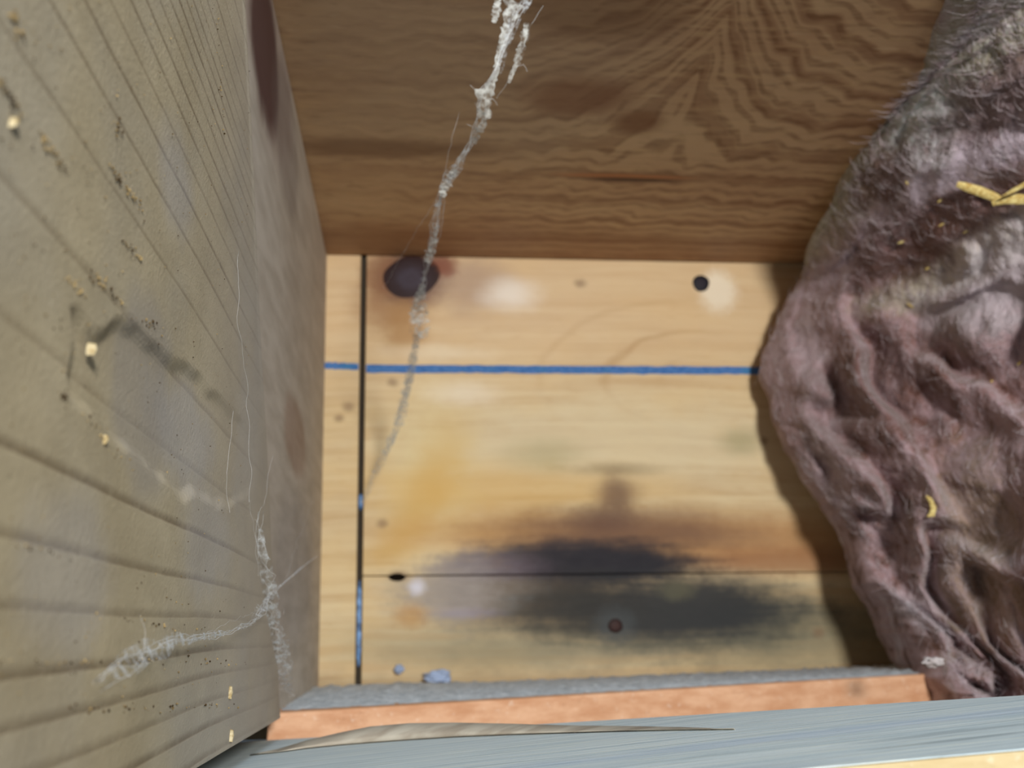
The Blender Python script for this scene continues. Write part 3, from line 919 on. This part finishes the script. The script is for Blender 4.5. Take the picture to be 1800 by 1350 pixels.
# bluish lint lump
def lump(name, c, rx, ry, rz, mat, label, cat, seed):
    bm = bmesh.new(); bmesh.ops.create_icosphere(bm, subdivisions=4, radius=1.0)
    for v in bm.verts:
        k = 1 + .5 * fbm(v.co * 1.7 + Vector((seed, 0, 0)), 4)
        v.co = Vector((v.co.x * rx * k, v.co.y * ry * k, v.co.z * rz * k)) + c
    me = bpy.data.meshes.new(name); bm.to_mesh(me); bm.free()
    me.polygons.foreach_set('use_smooth', [True] * len(me.polygons)); me.materials.append(mat)
    o = bpy.data.objects.new(name, me); COL.objects.link(o); tag(o, label, cat); return o
m_ = Mat('blue_lint'); M_LINT = m_.done(m_.mix(m_.noise(m_.P, 900, 4, .7), '#b4c2dc', '#7d8fae'), .9, .1)
lump('lint_clump', at_y(768, 1190, -.005), .0050, .0025, .0022, M_LINT, 'bluish lint clump on the sill at the foot of the planks', 'lint', 3)
lump('lint_clump', at_y(702, 1176, -.003), .0016, .0012, .0014, M_LINT, 'small pale lint speck left of the bluish clump', 'lint', 8)
M_TUFT = mat_fibre('pale_tuft', '#8f8684', '#b8b0ae', .9)
lump('wool_tuft', at_d(1640, 1164, .665), .0026, .002, .0012, M_TUFT, 'small pale wool tuft under the batt above the dark gap', 'tuft', 5)

# ------------------------------------------------------------------ paper strip on the front board
m_ = Mat('beige_paper'); nn = m_.noise(m_.vec(m_.x * 60, m_.y * 300, m_.z * 300), 1.0, 3)
M_PAPER = m_.done(m_.mix(m_.smooth(.35, .7, nn), '#b3ab9c', '#94897a'), .75, .2)
up_px = [(440, 1326), (490, 1316), (540, 1301), (600, 1287), (650, 1277), (720, 1271), (800, 1270), (900, 1272), (1000, 1275), (1100, 1276), (1200, 1278), (1290, 1281)]
lo_px = [(440, 1329), (490, 1324), (540, 1317), (600, 1311), (650, 1307), (720, 1302), (800, 1297), (900, 1293), (1000, 1290), (1100, 1287), (1200, 1285), (1290, 1284)]
V = []; F_ = []
for (a, b), (c_, d_) in zip(up_px, lo_px):
    lo = at_plane(c_, d_, f_bl, fn) + Vector((0, 0, .0003))
    r = ray(a, b); hi = CAM + r * ((lo.y + .004 - CAM.y) / r.y)
    mid = (lo + hi) / 2 + Vector((0, -.0012, -.0002))
    V += [lo, mid, hi, lo + Vector((0, .00025, -.00008)), mid + Vector((0, .00025, -.00008)), hi + Vector((0, .00025, -.00008))]
n = len(up_px)
for i in range(n - 1):
    a = i * 6; b = a + 6
    for k in (0, 1): F_ += [(a + k, a + k + 1, b + k + 1, b + k), (a + 3 + k, b + 3 + k, b + 4 + k, a + 4 + k)]
    F_ += [(a, b, b + 3, a + 3), (a + 2, a + 5, b + 5, b + 2)]
F_ += [(0, 3, 4, 1), (1, 4, 5, 2)]; e = (n - 1) * 6; F_ += [(e, e + 1, e + 4, e + 3), (e + 1, e + 2, e + 5, e + 4)]
pp = mesh_obj('paper_strip', V, F_, M_PAPER, smooth=True)
tag(pp, 'curled beige paper strip along the back edge of the whitish board', 'paper')

# ------------------------------------------------------------------ cobwebs
def mat_web(name, col, a0, a1, sc):
    m = Mat(name)
    n = m.noise(m.P, sc, 4, .7)
    m.done(col, .8, .2)
    tr = m.t.nodes.new('ShaderNodeBsdfTransparent'); mixn = m.t.nodes.new('ShaderNodeMixShader')
    m.put(m.smooth(a0, a1, n) * .75, mixn.inputs[0])
    m.t.links.new(tr.outputs[0], mixn.inputs[1]); m.t.links.new(m.bsdf.outputs[0], mixn.inputs[2])
    m.t.links.new(mixn.outputs[0], m.out.inputs[0])
    return m.mat
M_FILM = mat_web('web_film', '#d2d8dc', .42, .80, 520)
m_ = Mat('web_silk'); M_SILK = m_.done(m_.mix(m_.noise(m_.P, 300), '#c4c4c0', '#e6e8ea'), .7, .3)

def interp_path(ctrl, n):
    c = np.array([[p.x, p.y, p.z, w] for p, w in ctrl])
    d = np.concatenate([[0], np.cumsum(np.linalg.norm(np.diff(c[:, :3], axis=0), axis=1))]); d /= d[-1]
    out = []
    for i in range(n):
        t = i / (n - 1)
        out.append((Vector([np.interp(t, d, c[:, k]) for k in range(3)]), float(np.interp(t, d, c[:, 3]))))
    return out
def web(name, ctrl, threads, rad, label, n=90, film=True, seed=0, clumps=(), side=None, strays=()):
    rnd = random.Random(seed)
    root = empty(name, ctrl[-1][0]); tag(root, label, 'cobweb')
    path = interp_path(ctrl, n)
    def frame(i):
        a = path[max(i - 1, 0)][0]; b = path[min(i + 1, n - 1)][0]
        t = (b - a).normalized(); v = (CAM - path[i][0]).normalized()
        u = t.cross(v).normalized(); return t, u, (side if side is not None else v)
    P_ = []
    for k in range(threads):
        i0 = 0 if k < 3 else rnd.randrange(0, int(n * .7)); i1 = n if k < 3 else min(n, i0 + rnd.randrange(8, int(n * .5)))
        o1, o2 = rnd.uniform(0, 99), rnd.uniform(0, 99); pts = []
        for i in range(i0, i1):
            p, w = path[i]; t, u, v = frame(i)
            a = mnoise.noise(Vector((i * .11, o1, 0))) * 1.6 + .5 * mnoise.noise(Vector((i * .5, o1, 3))); b = mnoise.noise(Vector((i * .13, o2, 5)))
            pts.append((p + u * a * w + v * b * w * .6, rad * rnd.uniform(.6, 1.2)))
        if len(pts) > 2: P_.append(pts)
    for k in range(int(threads * 1.2)):
        i = rnd.randrange(1, n - 2); p, w = path[i]; t, u, v = frame(i)
        a = p + u * rnd.uniform(-1, 1) * w; d = (u * rnd.uniform(-1, 1) + t * rnd.uniform(-1, 1) + v * rnd.uniform(-.4, .4)) * w * rnd.uniform(.5, 1.6)
        P_.append([(a, rad * .6), (a + d * .5 + u * w * rnd.uniform(-.2, .2), rad * .6), (a + d, rad * .4)])
    for st in strays:
        sp = interp_path([(q, 1.0) for q in st], 40)
        P_.append([(q + Vector((mnoise.noise(q * 300), 0, mnoise.noise(q * 300 + Vector((9, 0, 0))))) * .0006, rad * (.55 if side is None else .38)) for q, _ in sp])
    tubes('silk_threads', P_, M_SILK, root, sides=4)
    if film:
        for (i0, i1, k) in clumps:
            V = []; F_ = []; a0 = int(i0 * n); a1 = int(i1 * n); m2 = 6
            for i in range(a0, a1 + 1):
                i_ = min(i, n - 1); p, w = path[i_]; t, u, v = frame(i_)
                e = math.sin(math.pi * (i - a0 + .6) / (a1 - a0 + 1.2)) ** .5
                for q in range(m2):
                    f = q / (m2 - 1) * 2 - 1
                    ww = w * k * e * (1 + .6 * mnoise.noise(Vector((i * .35, f, seed))))
                    V.append(p + u * f * ww + v * w * .5 * mnoise.noise(Vector((i * .3, f * 1.5, seed + 4))))
            c_ = a1 - a0 + 1
            for i in range(c_ - 1):
                for q in range(m2 - 1):
                    F_.append((i * m2 + q, i * m2 + q + 1, (i + 1) * m2 + q + 1, (i + 1) * m2 + q))
            mesh_obj('silk_film', V, F_, M_FILM, root, smooth=True)
    return root
M_TATTER = mat_web('web_tatter', '#cacbc6', .33, .66, 480)
def tatter(root, pts, seed, mat=None):
    ctrl = [(at_d(a, b, d), w * PXM * d) for a, b, d, w in pts]
    n = 34; path = interp_path(ctrl, n); m2 = 9; V = []; F_ = []
    for i in range(n):
        p, w = path[i]; a = path[max(i - 1, 0)][0]; b = path[min(i + 1, n - 1)][0]
        t = (b - a).normalized(); v = (CAM - p).normalized(); u = t.cross(v).normalized()
        for q in range(m2):
            f = q / (m2 - 1) * 2 - 1
            rag = 1 + .75 * mnoise.noise(Vector((i * .55, seed * 3.1 + (1 if f > 0 else 7), 0))) + .5 * mnoise.noise(Vector((i * 1.3, seed + (1 if f > 0 else 7), 2)))
            V.append(p + u * f * w * max(.15, rag) + v * w * .6 * mnoise.noise(Vector((i * .35, f * 1.8, seed))) + t * w * .4 * mnoise.noise(Vector((i * .5, f * 2, seed + 9))))
    for i in range(n - 1):
        for q in range(m2 - 1): F_.append((i * m2 + q, i * m2 + q + 1, (i + 1) * m2 + q + 1, (i + 1) * m2 + q))
    return mesh_obj('silk_film', V, F_, mat or M_TATTER, root, smooth=True)
main = [(1000, -150, .475, 10), (945, -30, .50, 11), (915, 15, .49, 8), (890, 75, .49, 7), (875, 130, .49, 8), (852, 165, .50, 13), (846, 205, .51, 11), (828, 252, .53, 5), (800, 298, .55, 6),
        (775, 335, .57, 5), (765, 400, .60, 7), (752, 455, .64, 6), (740, 510, .68, 6), (737, 545, .71, 14), (735, 580, .74, 10), (728, 610, .78, 4), (716, 680, .83, 5), (690, 770, .90, 6), (655, 840, .96, 4), (638, 885, .997, 4)]
ctrl = [(at_d(a, b, d), 1.5 * w * PXM * d) for a, b, d, w in main]
strays = [[at_d(808, 195, .53), at_d(795, 245, .54), at_d(782, 300, .56), at_d(770, 350, .57), at_d(735, 400, .6), at_d(700, 460, .65), at_d(674, 506, .7)],
          [at_d(930, 60, .47), at_d(905, 110, .48), at_d(895, 140, .49), at_d(875, 172, .5)], [at_d(955, 10, .47), at_d(935, 40, .47), at_d(925, 70, .48)],
          [at_d(850, 170, .5), at_d(826, 150, .5)], [at_d(862, 165, .5), at_d(878, 188, .5)], [at_d(880, -20, .5), at_d(872, 35, .49)],
          [at_d(905, 20, .49), at_d(880, 110, .49), at_d(852, 165, .5)], [at_d(925, 125, .5), at_d(918, 112, .5), at_d(905, 120, .49)]]
hang = web('hanging_cobweb', ctrl, 15, .000045, 'long dusty cobweb strand hanging in front of the header and the large knot', n=120, seed=3,
    clumps=((.06, .16, .9), (.20, .40, .8), (.24, .32, 1.2), (.25, .30, 1.0), (.42, .55, .8), (.55, .70, .8), (.66, .78, 1.2), (.68, .76, 1.0), (.80, .97, .9)), strays=strays)
for k, pts in enumerate([
        [(874, 118, .49, 5), (864, 148, .495, 8), (850, 170, .5, 17), (852, 195, .505, 14), (843, 225, .515, 10), (832, 252, .53, 5)],
        [(766, 390, .6, 4), (762, 430, .62, 7), (752, 462, .64, 6)],
        [(742, 498, .67, 4), (738, 525, .69, 9), (735, 550, .71, 16), (739, 575, .72, 14), (744, 594, .73, 8)],
        [(733, 585, .75, 4), (720, 670, .82, 7), (704, 735, .87, 8), (676, 800, .92, 5)],
        [(908, 4, .49, 18), (894, 32, .49, 9), (880, 78, .49, 5), (872, 120, .49, 5)],
        [(802, 298, .55, 5), (788, 318, .56, 9), (776, 345, .57, 6)],
        [(926, 40, .48, 4), (918, 80, .48, 8), (908, 112, .485, 6), (893, 145, .49, 3)],
        [(876, -10, .49, 6), (872, 22, .49, 8), (868, 40, .49, 4)]]):
    tatter(hang, pts, k + 1)
def L3(px, py, lift=.002): return at_left(px, py, LIFT + lift)
low = [(165, 1202, 14), (215, 1170, 15), (255, 1148, 15), (300, 1128, 9), (345, 1121, 5), (400, 1112, 7), (440, 1096, 9), (462, 1066, 13), (482, 1040, 9), (500, 1024, 3), (530, 998, 3), (556, 978, 2)]
ctrl = [(L3(a, b), w * PXM * .42) for a, b, w in low]
st2 = [[L3(500, 1022), L3(515, 975), L3(535, 925), L3(548, 880)], [L3(360, 1118), L3(400, 1095), L3(440, 1080), L3(470, 1055)], [L3(250, 1145), L3(250, 1110), L3(246, 1075)],
       [L3(452, 920), L3(470, 850), L3(478, 800)], [L3(440, 880, .004), L3(436, 700, .004), L3(420, 560, .004), L3(418, 440, .004)], [L3(455, 1010), L3(448, 930), L3(440, 880)], [L3(410, 720), L3(400, 830), L3(404, 900)]]
web('low_cobweb', ctrl, 7, .00003, 'thin grey cobweb stretched over the lower right of the joist', n=90, seed=9, side=left_n * .5,
    clumps=((0, .30, 1.1), (.08, .32, .9), (.34, .6, .7), (.60, .92, 1.0), (.66, .85, 1.0)), strays=st2)
drape = [(455, 900, 10), (462, 980, 14), (474, 1060, 17), (486, 1120, 20), (498, 1180, 18), (512, 1225, 12)]
ctrl = [(L3(a, b, .001), w * PXM * .6) for a, b, w in drape]
web('draped_cobweb', ctrl, 7, .00003, 'whitish cobweb film draped down the end of the joist to the sill', n=60, seed=21, side=left_n * .4,
    clumps=((0.05, .5, .8), (.35, .95, .9), (.5, .9, .7)))
